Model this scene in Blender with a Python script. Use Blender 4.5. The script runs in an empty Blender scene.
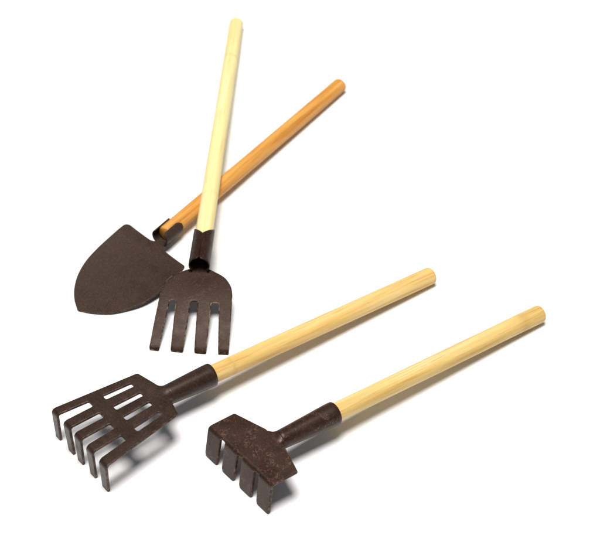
import bpy, bmesh, math, random
from mathutils import Vector, Matrix, Euler, noise as mnoise

scene = bpy.context.scene
COL = scene.collection
MM = 0.001
rad = math.radians

# ------------------------------------------------------------------ materials
def new_mat(name):
    m = bpy.data.materials.new(name); m.use_nodes = True
    nt = m.node_tree
    return m, nt, nt.nodes, nt.links, nt.nodes['Principled BSDF']

def ramp(N, stops, interp='LINEAR'):
    r = N.new('ShaderNodeValToRGB'); r.color_ramp.interpolation = interp
    e = r.color_ramp.elements
    e[0].position, e[0].color = stops[0][0], (*stops[0][1], 1)
    e[1].position, e[1].color = stops[-1][0], (*stops[-1][1], 1)
    for p, c in stops[1:-1]:
        x = e.new(p); x.color = (*c, 1)
    return r

def mixc(N, L, fac, a, b, mode='MIX'):
    m = N.new('ShaderNodeMix'); m.data_type = 'RGBA'; m.blend_type = mode
    if isinstance(fac, float): m.inputs[0].default_value = fac
    else: L.new(fac, m.inputs[0])
    for v, i in ((a, 6), (b, 7)):
        if isinstance(v, tuple): m.inputs[i].default_value = (*v, 1)
        else: L.new(v, m.inputs[i])
    return m.outputs[2]

def noise_tex(N, L, vec, scale, detail=3, rough=0.55, dist=0.0):
    n = N.new('ShaderNodeTexNoise')
    n.inputs['Scale'].default_value = scale; n.inputs['Detail'].default_value = detail
    n.inputs['Roughness'].default_value = rough; n.inputs['Distortion'].default_value = dist
    L.new(vec, n.inputs['Vector'])
    return n.outputs['Fac']

def wood(name, dark, mid, light, knot=None, seed=0.0, streak=.85):
    """bamboo dowel: streaks run along the local y axis"""
    m, nt, N, L, P = new_mat(name)
    tc = N.new('ShaderNodeTexCoord')
    mp = N.new('ShaderNodeMapping'); L.new(tc.outputs['Object'], mp.inputs['Vector'])
    mp.inputs['Location'].default_value = (seed, seed * .37, seed * .71)
    mp.inputs['Scale'].default_value = (1000, 28, 1000)
    mp2 = N.new('ShaderNodeMapping'); L.new(tc.outputs['Object'], mp2.inputs['Vector'])
    mp2.inputs['Location'].default_value = (seed * 1.3, seed, seed)
    mp2.inputs['Scale'].default_value = (320, 14, 320)
    fine = noise_tex(N, L, mp.outputs[0], 1.5, 4, .6, .3)
    broad = noise_tex(N, L, mp2.outputs[0], 1.0, 2, .5, .2)
    r1 = ramp(N, [(.28, dark), (.5, mid), (.72, light)]); L.new(broad, r1.inputs[0])
    r2 = ramp(N, [(.28, (.62, .49, .34)), (.44, (.93, .89, .84)), (.54, (.99, .985, .98)), (.72, (1.0, 1.0, 1.0))]); L.new(fine, r2.inputs[0])
    col = mixc(N, L, streak, r1.outputs[0], r2.outputs[0], 'MULTIPLY')
    # short dark fibre flecks
    mp3 = N.new('ShaderNodeMapping'); L.new(tc.outputs['Object'], mp3.inputs['Vector'])
    mp3.inputs['Location'].default_value = (seed, seed * 2.1, seed)
    mp3.inputs['Scale'].default_value = (1900, 120, 1900)
    fl = noise_tex(N, L, mp3.outputs[0], 1.0, 2, .5)
    r3 = ramp(N, [(.66, (0, 0, 0)), (.78, (.36 * streak,) * 3)]); L.new(fl, r3.inputs[0])
    col = mixc(N, L, r3.outputs[0], col, tuple(c * .55 for c in dark))
    if knot:
        sx = N.new('ShaderNodeSeparateXYZ'); L.new(tc.outputs['Object'], sx.inputs[0])
        wob = noise_tex(N, L, mp2.outputs[0], 4.0, 2)
        for ky, kw, ks in knot:
            a = N.new('ShaderNodeMath'); a.operation = 'MULTIPLY_ADD'
            L.new(wob, a.inputs[0]); a.inputs[1].default_value = .004; L.new(sx.outputs[1], a.inputs[2])
            b = N.new('ShaderNodeMath'); b.operation = 'SUBTRACT'; L.new(a.outputs[0], b.inputs[0]); b.inputs[1].default_value = ky + .002
            c = N.new('ShaderNodeMath'); c.operation = 'ABSOLUTE'; L.new(b.outputs[0], c.inputs[0])
            d = N.new('ShaderNodeMapRange'); L.new(c.outputs[0], d.inputs[0])
            d.inputs[1].default_value = 0; d.inputs[2].default_value = kw; d.inputs[3].default_value = ks; d.inputs[4].default_value = 0
            col = mixc(N, L, d.outputs[0], col, tuple(c * .62 for c in dark))
    L.new(col, P.inputs['Base Color'])
    P.inputs['Roughness'].default_value = .5
    P.inputs['Specular IOR Level'].default_value = .35
    bp = N.new('ShaderNodeBump'); bp.inputs['Strength'].default_value = .25; bp.inputs['Distance'].default_value = .00012
    L.new(fine, bp.inputs['Height']); L.new(bp.outputs[0], P.inputs['Normal'])
    return m

def metal(name, base, worn, scratch=0.0, speck=.5, rough=.42, seed=0.0, wear=.5, spec=.34):
    """brown powder coat: fine grain, pale specks, optional curly scratches"""
    m, nt, N, L, P = new_mat(name)
    tc = N.new('ShaderNodeTexCoord')
    mp = N.new('ShaderNodeMapping'); L.new(tc.outputs['Object'], mp.inputs['Vector'])
    mp.inputs['Location'].default_value = (seed, seed * .6, seed * .3)
    v = mp.outputs[0]
    big = noise_tex(N, L, v, 110, 3, .6)
    r0 = ramp(N, [(.3, tuple(c * .88 for c in base)), (.7, tuple(c * 1.12 for c in base))]); L.new(big, r0.inputs[0])
    grain = noise_tex(N, L, v, 1500, 3, .65)
    r1 = ramp(N, [(.3, (.6, .6, .6)), (.5, (1, 1, 1)), (.7, (1.6, 1.5, 1.45))]); L.new(grain, r1.inputs[0])
    col = mixc(N, L, 1.0, r0.outputs[0], r1.outputs[0], 'MULTIPLY')
    sp = noise_tex(N, L, v, 2600, 2, .5)
    r2 = ramp(N, [(.64, (0, 0, 0)), (.76, (speck,) * 3)]); L.new(sp, r2.inputs[0])
    col = mixc(N, L, r2.outputs[0], col, worn)
    if scratch > 0:
        ln = noise_tex(N, L, v, 190, 5, .62, 1.6)
        a = N.new('ShaderNodeMath'); a.operation = 'SUBTRACT'; L.new(ln, a.inputs[0]); a.inputs[1].default_value = .5
        b = N.new('ShaderNodeMath'); b.operation = 'ABSOLUTE'; L.new(a.outputs[0], b.inputs[0])
        r3 = ramp(N, [(.0, (1, 1, 1)), (.022, (0, 0, 0))]); L.new(b.outputs[0], r3.inputs[0])
        mk = noise_tex(N, L, v, 260, 3, .6)
        r4 = ramp(N, [(.48, (0, 0, 0)), (.62, (scratch,) * 3)]); L.new(mk, r4.inputs[0])
        f = N.new('ShaderNodeMath'); f.operation = 'MULTIPLY'; L.new(r3.outputs[0], f.inputs[0]); L.new(r4.outputs[0], f.inputs[1])
        col = mixc(N, L, f.outputs[0], col, tuple(c * 1.3 for c in worn))
    # coat rubbed thin along the sheet's edges and folds
    ge = N.new('ShaderNodeAttribute'); ge.attribute_name = 'rim'
    ep = ramp(N, [(.1, (0, 0, 0)), (.7, (1, 1, 1))]); L.new(ge.outputs['Fac'], ep.inputs[0])
    wn = noise_tex(N, L, v, 420, 4, .65)
    wr = ramp(N, [(.48, (0, 0, 0)), (.60, (wear,) * 3)]); L.new(wn, wr.inputs[0])
    wf = N.new('ShaderNodeMath'); wf.operation = 'MULTIPLY'; L.new(ep.outputs[0], wf.inputs[0]); L.new(wr.outputs[0], wf.inputs[1])
    col = mixc(N, L, wf.outputs[0], col, tuple(c * 1.7 for c in worn))
    L.new(col, P.inputs['Base Color'])
    P.inputs['Roughness'].default_value = rough
    rr = N.new('ShaderNodeMapRange'); L.new(big, rr.inputs[0])
    rr.inputs[1].default_value = .3; rr.inputs[2].default_value = .7
    rr.inputs[3].default_value = rough - .07; rr.inputs[4].default_value = rough + .1
    L.new(rr.outputs[0], P.inputs['Roughness'])
    P.inputs['Specular IOR Level'].default_value = spec
    P.inputs['Specular Tint'].default_value = (1.0, .80, .68, 1)
    bp = N.new('ShaderNodeBump'); bp.inputs['Strength'].default_value = .5; bp.inputs['Distance'].default_value = .00010
    L.new(grain, bp.inputs['Height'])
    bp2 = N.new('ShaderNodeBump'); bp2.inputs['Strength'].default_value = .2; bp2.inputs['Distance'].default_value = .0002
    L.new(big, bp2.inputs['Height']); L.new(bp.outputs[0], bp2.inputs['Normal'])
    L.new(bp2.outputs[0], P.inputs['Normal'])
    return m

WOOD_RAKE = wood('bamboo_yellow', (.56, .33, .085), (.72, .48, .16), (.80, .60, .27), seed=3.1, knot=[(.108, .0012, .25)])
WOOD_HOE = wood('bamboo_straw', (.57, .36, .10), (.71, .50, .18), (.79, .62, .30), seed=7.7, knot=[(.012, .0035, .3)])
WOOD_FORK = wood('bamboo_pale', (.78, .63, .26), (.84, .73, .35), (.86, .77, .41), seed=1.4, knot=[(.036, .0012, .35), (.150, .001, .2)], streak=.5)
WOOD_SPADE = wood('bamboo_orange', (.44, .18, .030), (.62, .285, .055), (.72, .39, .105), seed=5.9)
METAL_RAKE = metal('brown_coat', (.027, .0158, .0112), (.12, .078, .058), .2, .35, .35, 2.0, .5, .36)
METAL_HOE = metal('brown_coat_scratched', (.026, .0122, .0082), (.14, .085, .06), .7, .45, .38, 4.0, .6, .32)
METAL_FORK = metal('brown_coat_speckled', (.022, .0098, .0064), (.17, .125, .10), .12, .75, .44, 6.0, 1.0, .2)
METAL_SPADE = metal('brown_coat_grainy', (.034, .0210, .0152), (.11, .08, .062), 0, .45, .55, 8.0, .25, .28)

# ------------------------------------------------------------------ object helpers
def link(name, mesh, mat, parent, label=None):
    mesh.materials.append(mat)
    o = bpy.data.objects.new(name, mesh); COL.objects.link(o)
    o.parent = parent
    if label: o['label'] = label
    return o

class Tool:
    """a tool's own frame: u to the side, v from the handle's end to the head, w up (millimetres)"""
    def __init__(self, name, label, cat, E, slope, az):
        ca, sa = math.cos(az), math.sin(az)
        cs, ss = math.cos(slope), math.sin(slope)
        a = Vector((ca * cs, sa * cs, ss))
        s = Vector((-sa, ca, 0)) ; s = -s if s.cross(a).z > 0 else s      # u axis
        x = -s; n = x.cross(a)
        self.R = Matrix((x, a, n)).transposed()
        self.E = Vector(E); self.base = Vector((E[0], E[1], 0))
        self.off = self.R.inverted() @ (self.E - self.base)
        self.down = self.R.inverted() @ Vector((0, 0, -1))                # world down in local x,y,z
        r = bpy.data.objects.new(name, None); COL.objects.link(r)
        r.empty_display_size = .01
        r.matrix_world = Matrix.Translation(self.base * MM) @ self.R.to_4x4()
        r['label'] = label; r['category'] = cat
        self.root = r
    def p(self, u, v, w):
        return (Vector((-u, v, w)) + self.off) * MM
    def z(self, u, v, w):                                                 # world height, mm
        return (self.R @ Vector((-u, v, w)) + self.E).z

def finish(bm, smooth=True):
    bmesh.ops.recalc_face_normals(bm, faces=bm.faces[:])
    for f in bm.faces: f.smooth = smooth

def handle(tool, length, r0, r1, mat, label=None, bow=0.0, sway=0.0, seed=0):
    """dowel with a softly rounded, flat-cut end and very slightly uneven thickness"""
    bm = bmesh.new(); seg = 40
    prof = [(.0, r0 - 1.3), (.12, r0 - .75), (.45, r0 - .3), (1.0, r0 - .06), (1.8, r0)]
    n = 48
    for i in range(1, n + 1):
        t = i / n; prof.append((1.8 + (length - 2.6) * t, r0 + (r1 - r0) * t))
    prof += [(length - .3, r1 - .25), (length, r1 - .7)]
    rings = []
    for (v, r) in prof:
        ring = []
        cv = math.sin(math.pi * v / length) * bow + sway * v / length
        for k in range(seg):
            ph = 2 * math.pi * k / seg
            rr = r + .05 * mnoise.noise(Vector((math.cos(ph) * 1.3, math.sin(ph) * 1.3, v * .06 + seed)))
            ring.append(bm.verts.new(tool.p(rr * math.sin(ph) + cv, v, rr * math.cos(ph))))
        rings.append(ring)
    for a, b in zip(rings, rings[1:]):
        for k in range(seg):
            bm.faces.new((a[k], a[(k + 1) % seg], b[(k + 1) % seg], b[k]))
    bm.faces.new(rings[0]); bm.faces.new(rings[-1])
    finish(bm)
    me = bpy.data.meshes.new('handle'); bm.to_mesh(me); bm.free()
    return link('handle', me, mat, tool.root, label)

def socket(tool, rows, phi0, phi1, th, mat, vstart=None, vend=None, nphi=56, name='socket', du=0.0):
    """rolled sheet tube. rows: (t 0..1, radius, centre w); phi measured from the top, over the +u side.
    vstart(phi), vend(phi): where the sheet begins and ends along the tool"""
    bm = bmesh.new()
    nv = 22
    def rad_at(t):
        for (t0, r0, c0), (t1, r1, c1) in zip(rows, rows[1:]):
            if t <= t1 + 1e-9:
                k = (t - t0) / (t1 - t0); return r0 + (r1 - r0) * k, c0 + (c1 - c0) * k
        return rows[-1][1:]
    lays = []
    b = th * .3
    # closed profile around the sheet edge in (inset from the rim, depth) for both surfaces
    def point(phi, t, depth):
        r, c = rad_at(min(1, max(0, t)))
        v = vstart(phi) + (vend(phi) - vstart(phi)) * t
        r -= depth
        return tool.p(du + r * math.sin(phi), v, c + r * math.cos(phi))
    full = abs((phi1 - phi0) - 2 * math.pi) < 1e-6
    ps = [phi0 + (phi1 - phi0) * i / nphi for i in range(nphi + (0 if full else 1))]
    eps = .012
    ts = [0, eps] + [eps + (1 - 2 * eps) * i / nv for i in range(1, nv)] + [1 - eps, 1]
    outer, inner = [], []
    for j, t in enumerate(ts):
        edge_t = j in (0, len(ts) - 1)
        o_row, i_row = [], []
        for i, ph in enumerate(ps):
            edge = edge_t or (not full and i in (0, len(ps) - 1))
            d = b if edge else 0
            o_row.append(bm.verts.new(point(ph, t, d)))
            i_row.append(bm.verts.new(point(ph, t, th - d)))
        outer.append(o_row); inner.append(i_row)
    m = len(ps); nxt = (lambda i: (i + 1) % m)
    cols = range(m if full else m - 1)
    for j in range(len(ts) - 1):
        for i in cols:
            k = nxt(i)
            bm.faces.new((outer[j][i], outer[j][k], outer[j + 1][k], outer[j + 1][i]))
            bm.faces.new((inner[j][i], inner[j + 1][i], inner[j + 1][k], inner[j][k]))
        if not full:
            for i in (0, m - 1):
                bm.faces.new((outer[j][i], outer[j + 1][i], inner[j + 1][i], inner[j][i]))
    for j in (0, len(ts) - 1):
        for i in cols:
            k = nxt(i)
            bm.faces.new((outer[j][i], inner[j][i], inner[j][k], outer[j][k]))
    finish(bm)
    me = bpy.data.meshes.new(name); bm.to_mesh(me); bm.free()
    return link(name, me, mat, tool.root)

def rounded(pts, closed=True, step=.7):
    """pts: (x, y, radius) -> dense polygon with rounded corners and points at most `step` apart"""
    out = []
    n = len(pts)
    for i in range(n):
        p0 = Vector(pts[i - 1][:2]); p1 = Vector(pts[i][:2]); p2 = Vector(pts[(i + 1) % n][:2]); r = pts[i][2]
        if r <= 0: out.append(p1); continue
        d0 = (p0 - p1); d1 = (p2 - p1)
        l0, l1 = d0.length, d1.length; d0.normalize(); d1.normalize()
        ang = math.acos(max(-1, min(1, d0.dot(d1))))
        tl = min(r / math.tan(ang / 2), l0 * .48, l1 * .48)
        rr = tl * math.tan(ang / 2)
        bis = (d0 + d1).normalized(); c = p1 + bis * (rr / math.sin(ang / 2))
        a0 = math.atan2(*(p1 + d0 * tl - c).yx); a1 = math.atan2(*(p1 + d1 * tl - c).yx)
        da = (a1 - a0 + math.pi) % (2 * math.pi) - math.pi
        k = max(3, int(abs(da) / .3))
        for j in range(k + 1):
            a = a0 + da * j / k; out.append(c + Vector((math.cos(a), math.sin(a))) * rr)
    dense = []
    for i, p in enumerate(out):
        q = out[(i + 1) % len(out)]
        k = max(1, int((q - p).length / step))
        for j in range(k): dense.append(p + (q - p) * j / k)
    return dense

def inset(poly, d, hole=False):
    area = sum(a.x * b.y - b.x * a.y for a, b in zip(poly, poly[1:] + poly[:1]))
    sg = 1 if area > 0 else -1
    if hole: sg = -sg
    out = []
    n = len(poly)
    for i in range(n):
        e0 = (poly[i] - poly[i - 1]).normalized(); e1 = (poly[(i + 1) % n] - poly[i]).normalized()
        n0 = Vector((-e0.y, e0.x)); n1 = Vector((-e1.y, e1.x))
        b = (n0 + n1); b = b.normalized() if b.length > 1e-6 else n0
        out.append(poly[i] + b * sg * d / max(.5, b.dot(n0)))
    return out

def sheet(tool, outline, holes, surf, th, cuts_v, cuts_u, classify, mat, names):
    """stamped sheet: outline/holes in the flat (u, l); surf(u, l, depth) -> (u, v, w).
    classify(u, l) -> index of the part a face belongs to; names[i] = (name, label or None)"""
    b = min(.32, th * .35)
    bm = bmesh.new()
    loops = [inset(outline, b)] + [inset(h, b, True) for h in holes]
    edges = []
    for lp in loops:
        vs = [bm.verts.new((p.x, p.y, 0)) for p in lp]
        edges += [bm.edges.new((vs[i], vs[(i + 1) % len(vs)])) for i in range(len(vs))]
    bmesh.ops.triangle_fill(bm, use_beauty=True, use_dissolve=False, edges=edges)
    for co, no in [((0, c, 0), (0, 1, 0)) for c in cuts_v] + [((c, 0, 0), (1, 0, 0)) for c in cuts_u]:
        bmesh.ops.bisect_plane(bm, geom=bm.verts[:] + bm.edges[:] + bm.faces[:], dist=1e-5, plane_co=co, plane_no=no)
    bmesh.ops.recalc_face_normals(bm, faces=bm.faces[:])
    if bm.faces[0].normal.z < 0: bmesh.ops.reverse_faces(bm, faces=bm.faces[:])
    bm.verts.index_update()
    P = [(v.co.x, v.co.y) for v in bm.verts]
    F = [[v.index for v in f.verts] for f in bm.faces]
    bedges = []
    out_n = {}
    for e in bm.edges:
        if len(e.link_faces) == 1:
            f = e.link_faces[0]; lp = [l for l in f.loops if l.edge == e][0]
            i, j = lp.vert.index, lp.link_loop_next.vert.index
            bedges.append((i, j))
            d = (Vector(P[j]) - Vector(P[i])); 
            if d.length < 1e-7: continue
            d.normalize(); o = Vector((d.y, -d.x))
            for q in (i, j): out_n[q] = out_n.get(q, Vector((0, 0))) + o
    bm.free()
    prof = [(0, 0), (b * .7, b * .3), (b, b), (b, th - b), (b * .7, th - b * .3), (0, th)]
    verts, faces, part = [], [], []
    top = []; bot = []; rim = set()
    for (x, y) in P:
        top.append(len(verts)); verts.append(surf(x, y, 0))
    for (x, y) in P:
        bot.append(len(verts)); verts.append(surf(x, y, th))
    for f in F:
        cx = sum(P[i][0] for i in f) / len(f); cy = sum(P[i][1] for i in f) / len(f)
        c = classify(cx, cy)
        faces.append([top[i] for i in f]); part.append(c)
        faces.append([bot[i] for i in reversed(f)]); part.append(c)
    ring = {}
    for q, o in out_n.items():
        o = o.normalized()
        r = [top[q]]
        for (d, dep) in prof[1:-1]:
            rim.add(len(verts)); r.append(len(verts)); verts.append(surf(P[q][0] + o.x * d, P[q][1] + o.y * d, dep))
        r.append(bot[q]); ring[q] = r
    for (i, j) in bedges:
        if i not in ring or j not in ring: continue
        c = classify((P[i][0] + P[j][0]) / 2, (P[i][1] + P[j][1]) / 2)
        for k in range(len(prof) - 1):
            faces.append([ring[i][k], ring[i][k + 1], ring[j][k + 1], ring[j][k]]); part.append(c)
    V = [tool.p(*v) for v in verts]
    # orientation: make the top faces point up along +w
    def fn(f):
        n = Vector((0, 0, 0))
        for a in range(len(f)):
            p, q = V[f[a]], V[f[(a + 1) % len(f)]]
            n += p.cross(q)
        return n
    def fnl(f):
        o = V[f[0]]; n = Vector((0, 0, 0))
        for a in range(1, len(f) - 1): n += (V[f[a]] - o).cross(V[f[a + 1]] - o)
        return n
    tot = sum((fnl(f).z for f in faces[0:2 * len(F):2]))
    if tot < 0: faces = [list(reversed(f)) for f in faces]
    vn = [Vector((0, 0, 0)) for _ in V]
    for f in faces:
        n = fnl(f)
        for i in f: vn[i] += n
    vn = [n.normalized() if n.length > 0 else Vector((0, 0, 1)) for n in vn]
    objs = []
    for c, (nm, lab) in enumerate(names):
        sel = [f for f, p in zip(faces, part) if p == c]
        idx = {}
        for f in sel:
            for i in f: idx.setdefault(i, len(idx))
        inv = sorted(idx, key=lambda k: idx[k])
        me = bpy.data.meshes.new(nm)
        me.from_pydata([V[i] for i in inv], [], [[idx[i] for i in f] for f in sel])
        for pl in me.polygons: pl.use_smooth = True
        me.update()
        at = me.attributes.new('rim', 'FLOAT', 'POINT')
        for k, i in enumerate(inv): at.data[k].value = 1.0 if i in rim else 0.0
        me.normals_split_custom_set_from_vertices([vn[i] for i in inv])
        objs.append(link(nm, me, mat, tool.root, lab))
    return objs

def loft(tool, name, secs, th, mat):
    """open sheet through cross sections; secs: list of rows of (u, v, w) top-surface points, thickness downwards (inwards)"""
    bm = bmesh.new()
    nr, nc = len(secs), len(secs[0])
    T = []; B = []
    for j in range(nr):
        T.append([]); B.append([])
        for i in range(nc):
            p = Vector(secs[j][i])
            du = Vector(secs[j][min(nc - 1, i + 1)]) - Vector(secs[j][max(0, i - 1)])
            dv = Vector(secs[min(nr - 1, j + 1)][i]) - Vector(secs[max(0, j - 1)][i])
            n = du.cross(dv).normalized()
            if n.z < 0 and abs(n.z) > .02: n = -n
            T[j].append(bm.verts.new(tool.p(*p)))
            B[j].append(bm.verts.new(tool.p(*(p - n * th))))
    for j in range(nr - 1):
        for i in range(nc - 1):
            bm.faces.new((T[j][i], T[j][i + 1], T[j + 1][i + 1], T[j + 1][i]))
            bm.faces.new((B[j][i], B[j + 1][i], B[j + 1][i + 1], B[j][i + 1]))
        for i in (0, nc - 1):
            bm.faces.new((T[j][i], T[j + 1][i], B[j + 1][i], B[j][i]))
    for j in (0, nr - 1):
        for i in range(nc - 1):
            bm.faces.new((T[j][i], B[j][i], B[j][i + 1], T[j][i + 1]))
    finish(bm)
    for e in bm.edges:
        if len(e.link_faces) == 2 and e.calc_face_angle(0) > rad(50): e.smooth = False
    me = bpy.data.meshes.new(name); bm.to_mesh(me); bm.free()
    return link(name, me, mat, tool.root)

def frange(a, b, s):
    n = int(round((b - a) / s)); return [a + (b - a) * i / n for i in range(n + 1)]

def lerp(a, b, t): return a + (b - a) * t
def smooth(t): t = max(0, min(1, t)); return t * t * (3 - 2 * t)

def folded(tool, q0, w0, beta, lbend, R, tip_dir, cu, cv, lean=0.0):
    """flat plate that falls at slope beta to l = lbend, then folds down on radius R to the direction tip_dir.
    cu, cv: offsets of the head in the tool's frame (slight set of the head on the neck)"""
    a0 = -beta; a1 = tip_dir; turn = a0 - a1; larc = R * turn
    def surf(u, l, d):
        if l <= lbend:
            v, w, an = l * math.cos(a0), l * math.sin(a0), a0
        else:
            v, w = lbend * math.cos(a0), lbend * math.sin(a0)
            s = min(l - lbend, larc); k = s / R
            cx, cy = v + R * math.sin(a0), w - R * math.cos(a0)
            an = a0 - k
            v, w = cx - R * math.sin(an), cy + R * math.cos(an)
            if l - lbend > larc:
                e = l - lbend - larc; v += e * math.cos(an); w += e * math.sin(an)
                u = u + (lean(u) if callable(lean) else lean) * e
        v += d * math.sin(an); w -= d * math.cos(an)
        uu = cu(u, v)
        return (uu, q0 + v + cv(u), w0 + w)
    return surf, larc

# ------------------------------------------------------------------ RAKE (five long tines)
rake = Tool('garden_rake', 'brown metal rake with five long tines and slotted head, yellow bamboo handle', 'rake',
            (58.685, -8.942, 4.0), rad(4.011), math.atan2(-.576, -.814))
TH = 1.25
handle(rake, 133, 3.95, 3.95, WOOD_RAKE, seed=1)
socket(rake, [(0, 5.0, 0), (.12, 5.0, 0), (1, 4.2, -.2)], rad(-179), rad(179), .9, METAL_RAKE,
       vstart=lambda p: 116.7, vend=lambda p: 138.6 + 1.2 * abs(p) / math.pi)
def arc_loft(tool, mat, v0, v1, r, c, flatw, wflat, th, cu, name='neck', bottom=False):
    secs = []
    for j in range(9):
        t = j / 8; k = smooth(t); row = []
        for i in range(21):
            x = -1 + 2 * i / 20; ph = x * rad(82)
            ua = r * math.sin(ph); wa = c + r * math.cos(ph)
            if bottom: wa = c - r * math.cos(ph)
            ub = x * flatw
            row.append((lerp(ua, ub, k) + cu * k, lerp(v0, v1, t), lerp(wa, wflat(lerp(v0, v1, t)), k)))
        secs.append(row)
    return loft(tool, name, secs, th, mat)
BETA_R = math.atan(3.6 / 40)
arc_loft(rake, METAL_RAKE, 138.0, 141.7, 4.22, -.15, 5.4, lambda v: 3.4 - .09 * (v - 140.4), TH - .15, -.3)
tip_ang = -math.atan2(.9969, .0792) ; tip_ang = -(math.pi - math.atan2(.9969, .0792))
LB = 38.2; RB = 2.2
edges_r = [(-19.1, -15.1), (-10.7, -6.25), (-3.0, 1.5), (5.4, 9.8), (14.3, 19.1)]
cent = [(a + b) / 2 for a, b in edges_r]
splay = [0, .06, -.01, .03, -.01]
surf_r, larc_r = folded(rake, 140.4, 3.4, BETA_R, LB, RB, tip_ang, lambda u, v: u - .35 + .030 * v, lambda u: -.068 * u,
                        lean=lambda u: splay[min(range(5), key=lambda i: abs(u - cent[i]))])
zf = 16.9
L_TIP = LB + larc_r + (zf - RB)
half = lambda l: 14.15 + (min(l, LB) - 2.6) / 36.4 * 4.95
out = [(-5.3, .2, 0), (-14.15, 2.4, 1.1)]
GB = 26.4
for k in range(5):
    c = cent[k]
    lo, hi = edges_r[k]
    out += [(lo, LB + larc_r * .5, 0), (lo + .3, L_TIP, .9), (hi - .3, L_TIP, .9), (hi, LB + larc_r * .5, 0)]
    if k < 4:
        s = half(GB) / half(LB); g = (hi + edges_r[k + 1][0]) / 2 * s; gw = 1.62
        out += [(g - gw, GB, .7), (g + gw, GB, .7)]
out += [(14.15, 2.4, 1.1), (5.3, .2, 0)]
holes = []
for k in range(4):
    gf = (edges_r[k][1] + edges_r[k + 1][0]) / 2
    a = gf * half(20.3) / half(LB); b_ = gf * half(7.9) / half(LB)
    holes.append(rounded([(b_ - 1.1, 7.6, .6), (b_ + 1.1, 7.6, .6), (a + 1.25, 20.3, .6), (a - 1.25, 20.3, .6)]))
outline = rounded(out)
def cls_r(u, l):
    if l < GB + .4: return 0
    k = min(range(5), key=lambda i: abs(u - cent[i] * half(l) / half(LB))); return 1 + k
sheet(rake, outline, holes, surf_r, TH,
      [GB + .4] + frange(LB, LB + larc_r, .45) + frange(2, GB, 4) + frange(LB + larc_r + 2, L_TIP - 1, 3), [], cls_r, METAL_RAKE,
      [('slotted_plate', None)] + [('tine', None)] * 5)

# ------------------------------------------------------------------ HOE-LIKE SHORT RAKE (four broad teeth)
hoe = Tool('cultivator_rake', 'brown metal rake with four short broad teeth and scratched solid head, straw yellow handle', 'rake',
           (104.719, -32.728, 4.0), rad(3.985), math.atan2(-.576, -.814))
handle(hoe, 131, 4.0, 4.0, WOOD_HOE, seed=2)
socket(hoe, [(0, 5.0, 0), (.1, 5.0, 0), (1, 3.9, -.3)], rad(-179), rad(179), .9, METAL_HOE,
       vstart=lambda p: 111.2, vend=lambda p: 138.6 + .8 * abs(p) / math.pi)
BETA_H = math.atan(1.5 / 16)
arc_loft(hoe, METAL_HOE, 137.4, 141.6, 3.9, -.25, 4.9, lambda v: 2.05 - .094 * (v - 140.4), TH - .15, -.6)
LBH = 14.9; RH = 2.0
surf_h, larc_h = folded(hoe, 140.4, 2.05, BETA_H, LBH, RH, tip_ang + rad(11), lambda u, v: u - .75 - .035 * v, lambda u: -.093 * u, lean=lambda u: (.03, .04, .07, .085)[min(3, max(0, int((u + 19.3) / 9.65)))])
L_TH = LBH + larc_h + 14.1
hw = 19.6
out = [(-5.6, .0, 0), (-hw, 4.3, .9)]
w4 = 7.75; g3 = (2 * hw - 4 * w4) / 3
for k in range(4):
    lo = -hw + k * (w4 + g3); hi = lo + w4
    out += [(lo, LBH + larc_h, 0), (lo + .15, L_TH, 2.0), (hi - .2, L_TH, 1.3)]
    if k < 3: out += [(hi, LBH + larc_h * .66, 1.3), (hi + g3, LBH + larc_h * .66, 1.3)]
    else: out += [(hi, LBH + larc_h, 0)]
out += [(hw, 4.3, .9), (5.6, .0, 0)]
def cls_h(u, l):
    if l < LBH + larc_h + .2: return 0
    return 1 + min(range(4), key=lambda i: abs(u - (-hw + i * (w4 + g3) + w4 / 2)))
sheet(hoe, rounded(out), [], surf_h, TH, [LBH + larc_h + .2] + frange(LBH, LBH + larc_h, .45) + frange(2, 13, 2.5) + frange(LBH + larc_h + 2, L_TH - 1, 3),
      frange(-16, 16, 4), cls_h, METAL_HOE, [('head_plate', None)] + [('tooth', None)] * 4)

# ------------------------------------------------------------------ SPADE
spade = Tool('garden_spade', 'brown spade with pointed blade and orange bamboo handle, lying under the fork', 'spade',
             (20.624, 128.788, 3.7), rad(1.397), math.atan2(-.816, -.577))
handle(spade, 140.8, 3.65, 3.7, WOOD_SPADE, sway=-.8, seed=3)
def flap_start(p):      # rounded corners of the two flaps, handle side
    e = min(abs(p - SP0), abs(p - SP1)); return 132.3 + 2.6 * max(0, 1 - e / .55) ** 2
def flap_end(p):
    e = min(abs(p - SP0), abs(p - SP1)); return 144.4 - 1.4 * max(0, 1 - e / .4) ** 2
SP0, SP1 = rad(30), rad(360 - 40)
socket(spade, [(0, 4.35, 0), (1, 4.4, 0)], SP0, SP1, .58, METAL_SPADE, vstart=flap_start, vend=flap_end, du=-.95)
def w_sp(u, v):
    t = v - 150
    return -3.45 - .100 * max(t, 0) + .0062 * (u + .8) ** 2 * max(0, 1 - t / 60)
def surf_sp(u, l, d): return (u, l, w_sp(u, l) - d)
pts = [(-3.6, 140.5, 0), (-3.9, 144.0, .3), (-6.0, 144.75, .5), (-12.6, 144.2, 0), (-20.6, 143.7, 2.6), (-20.9, 150.2, 0), (-21.3, 156.7, 0), (-21.6, 164.3, 0), (-21.2, 172.4, 0), (-19.2, 180.2, 0), (-15.5, 187.0, 0),
       (-11.0, 192.0, 0), (-6.0, 195.8, 1.4), (-.5, 193.9, 0), (7.0, 189.3, 0), (11.7, 184.0, 0), (15.7, 177.7, 0), (18.2, 169.7, 0), (19.0, 161.4, 0),
       (19.2, 153.6, 0), (19.1, 151.0, 1.8), (9.3, 148.2, 0), (3.0, 146.5, .5), (2.2, 144.4, .4), (2.1, 140.5, 0)]
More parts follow.
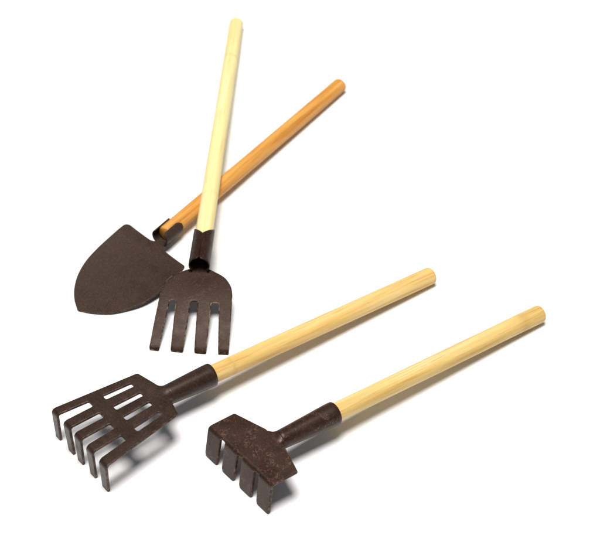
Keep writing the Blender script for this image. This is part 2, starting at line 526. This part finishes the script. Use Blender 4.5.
def catmull(P, n=5, ok=lambda p: p[1] > 149):
    """smooth the zero-radius run of points between the corners"""
    out = []
    m = len(P)
    for i in range(m):
        p1, p2 = P[i], P[(i + 1) % m]
        out.append(p1)
        if p1[2] == 0 and p2[2] == 0 and P[i - 1] and i not in (0, m - 1) and ok(p1) and ok(p2):
            p0, p3 = P[i - 1], P[(i + 2) % m]
            for j in range(1, n):
                t = j / n
                q = []
                for a in range(2):
                    q.append(.5 * (2 * p1[a] + (p2[a] - p0[a]) * t + (2 * p0[a] - 5 * p1[a] + 4 * p2[a] - p3[a]) * t * t + (-p0[a] + 3 * p1[a] - 3 * p2[a] + p3[a]) * t ** 3))
                out.append((q[0], q[1], 0))
    return out
sheet(spade, rounded(catmull(pts)), [], surf_sp, 1.1, frange(142, 194, 2), frange(-18, 18, 2), lambda u, l: 0, METAL_SPADE, [('blade', None)])

# ------------------------------------------------------------------ FORK
fork = Tool('garden_fork', 'brown four pronged fork with pale cream bamboo handle, lying across the spade', 'fork',
            (-33.335, 181.005, 4.0), rad(3.703), math.atan2(-.996, -.054))
handle(fork, 186, 3.65, 3.95, WOOD_FORK, seed=4)
def nstart(p):
    q = abs((p + math.pi) % (2 * math.pi) - math.pi)
    return 173.0 + 7.4 * max(0, 1 - q / rad(88))
def nend(p):
    q = abs((p + math.pi) % (2 * math.pi) - math.pi)
    return 198.2 - .9 * max(0, 1 - q / .2) - 3.4 * smooth((q - 2.28) / .14)
socket(fork, [(0, 4.6, 0), (1, 4.7, 0)], rad(.5), rad(359.5), .65, METAL_FORK, vstart=nstart, vend=nend)
V0 = 197.0
def w_fk(v):
    t = max(v - V0, 0); w = -3.55 - .25 * t - .004 * t * t
    if v > 231.6: w -= .22 * (v - 231.6) ** 2
    return w
def surf_fk(u, l, d):
    s = (w_fk(l + .05) - w_fk(l - .05)) / .1
    k = 1 / math.sqrt(1 + s * s)
    dish = .25 * math.exp(-((u / 7) ** 2 + ((l - 200) / 5) ** 2))
    return (u, l + d * s * k, w_fk(l) - dish - d * k)
o = [(-3.4, 192.5, 0), (-3.45, 195.3, .2), (-5.0, 196.1, .5), (-7.5, 197.5, 0), (-10.0, 198.7, 0), (-12.3, 200.5, 0), (-14.3, 203.0, 0), (-15.6, 206.1, 0), (-16.3, 210.1, 0),
     (-18.7, 233.0, .7), (-14.4, 233.4, .7), (-11.7, 211.9, .8), (-9.0, 211.8, .8), (-9.45, 233.4, .7), (-4.0, 233.7, .7), (-2.5, 212.0, .8), (.45, 212.0, .8),
     (.75, 233.7, .7), (5.95, 234.2, .7), (6.45, 212.4, .8), (9.8, 212.5, .8), (11.0, 234.2, .7), (15.55, 234.4, .7), (15.5, 222, 0), (15.4, 212, 0),
     (15.3, 208.5, 0), (14.6, 205.0, 0), (13.2, 202.3, 0), (11.4, 200.1, 0), (9.3, 198.6, 0), (7.2, 197.5, 0), (5.0, 196.1, .5), (3.45, 195.3, .2), (3.4, 192.5, 0)]
prong_c = [-14.3, -6.3, 3.4, 12.8]
def cls_f(u, l):
    if l < 213.0: return 0
    return 1 + min(range(4), key=lambda i: abs(u - prong_c[i] * (1 + (l - 213) * .007)))
sheet(fork, rounded(catmull(o, 4, lambda p: 197.2 < p[1] < 209)), [], surf_fk, 1.1, [213.0] + frange(194, 198, 1) + frange(199, 233, 1.5) + [231.6, 232.3], frange(-14, 14, 2.5), cls_f, METAL_FORK,
      [('fork_plate', None)] + [('prong', None)] * 4)

# ------------------------------------------------------------------ setting
m, nt, N, L, P = new_mat('white_sheet')
tc = N.new('ShaderNodeTexCoord')
f = noise_tex(N, L, tc.outputs['Object'], 900, 3)
r = ramp(N, [(.3, (.855, .858, .862)), (.7, (.875, .877, .88))]); L.new(f, r.inputs[0]); L.new(r.outputs[0], P.inputs['Base Color'])
P.inputs['Roughness'].default_value = .6; P.inputs['Specular IOR Level'].default_value = .2
bm = bmesh.new(); bmesh.ops.create_grid(bm, x_segments=8, y_segments=8, size=3.0)
me = bpy.data.meshes.new('ground'); bm.to_mesh(me); bm.free(); me.materials.append(m)
g = bpy.data.objects.new('ground', me); COL.objects.link(g)
g['kind'] = 'structure'; g['label'] = 'plain bright white surface the four tools lie on'

# ------------------------------------------------------------------ light
w = bpy.data.worlds.new('World'); scene.world = w; w.use_nodes = True
bg = w.node_tree.nodes['Background']; bg.inputs[0].default_value = (.92, .96, 1.0, 1); bg.inputs[1].default_value = .16
ld = bpy.data.lights.new('softbox', 'AREA'); ld.shape = 'DISK'; ld.size = .66; ld.energy = 35; ld.color = (1, .975, .94)
lo = bpy.data.objects.new('softbox', ld); COL.objects.link(lo)
lo.location = (-.06, -.17, 1.53)
lo.rotation_euler = (Vector((0, 0, 0)) - lo.location).to_track_quat('-Z', 'Y').to_euler()

# ------------------------------------------------------------------ camera
FPX, MPP, EL = 1700.0, .00045, rad(44)
D = FPX * MPP
cd = bpy.data.cameras.new('camera'); cam = bpy.data.objects.new('camera', cd); COL.objects.link(cam)
cd.sensor_fit = 'HORIZONTAL'; cd.sensor_width = 36; cd.lens = FPX / 600 * 36
cam.location = (0, -D * math.cos(EL), D * math.sin(EL))
cam.rotation_euler = (math.pi / 2 - EL, 0, 0)
cd.clip_start = .02; cd.clip_end = 50
cd.dof.use_dof = True; cd.dof.focus_distance = .695; cd.dof.aperture_fstop = 22
scene.camera = cam

scene.render.engine = 'CYCLES'
scene.view_settings.view_transform = 'Standard'
scene.view_settings.look = 'None'
scene.view_settings.exposure = 0
scene.view_settings.gamma = 1
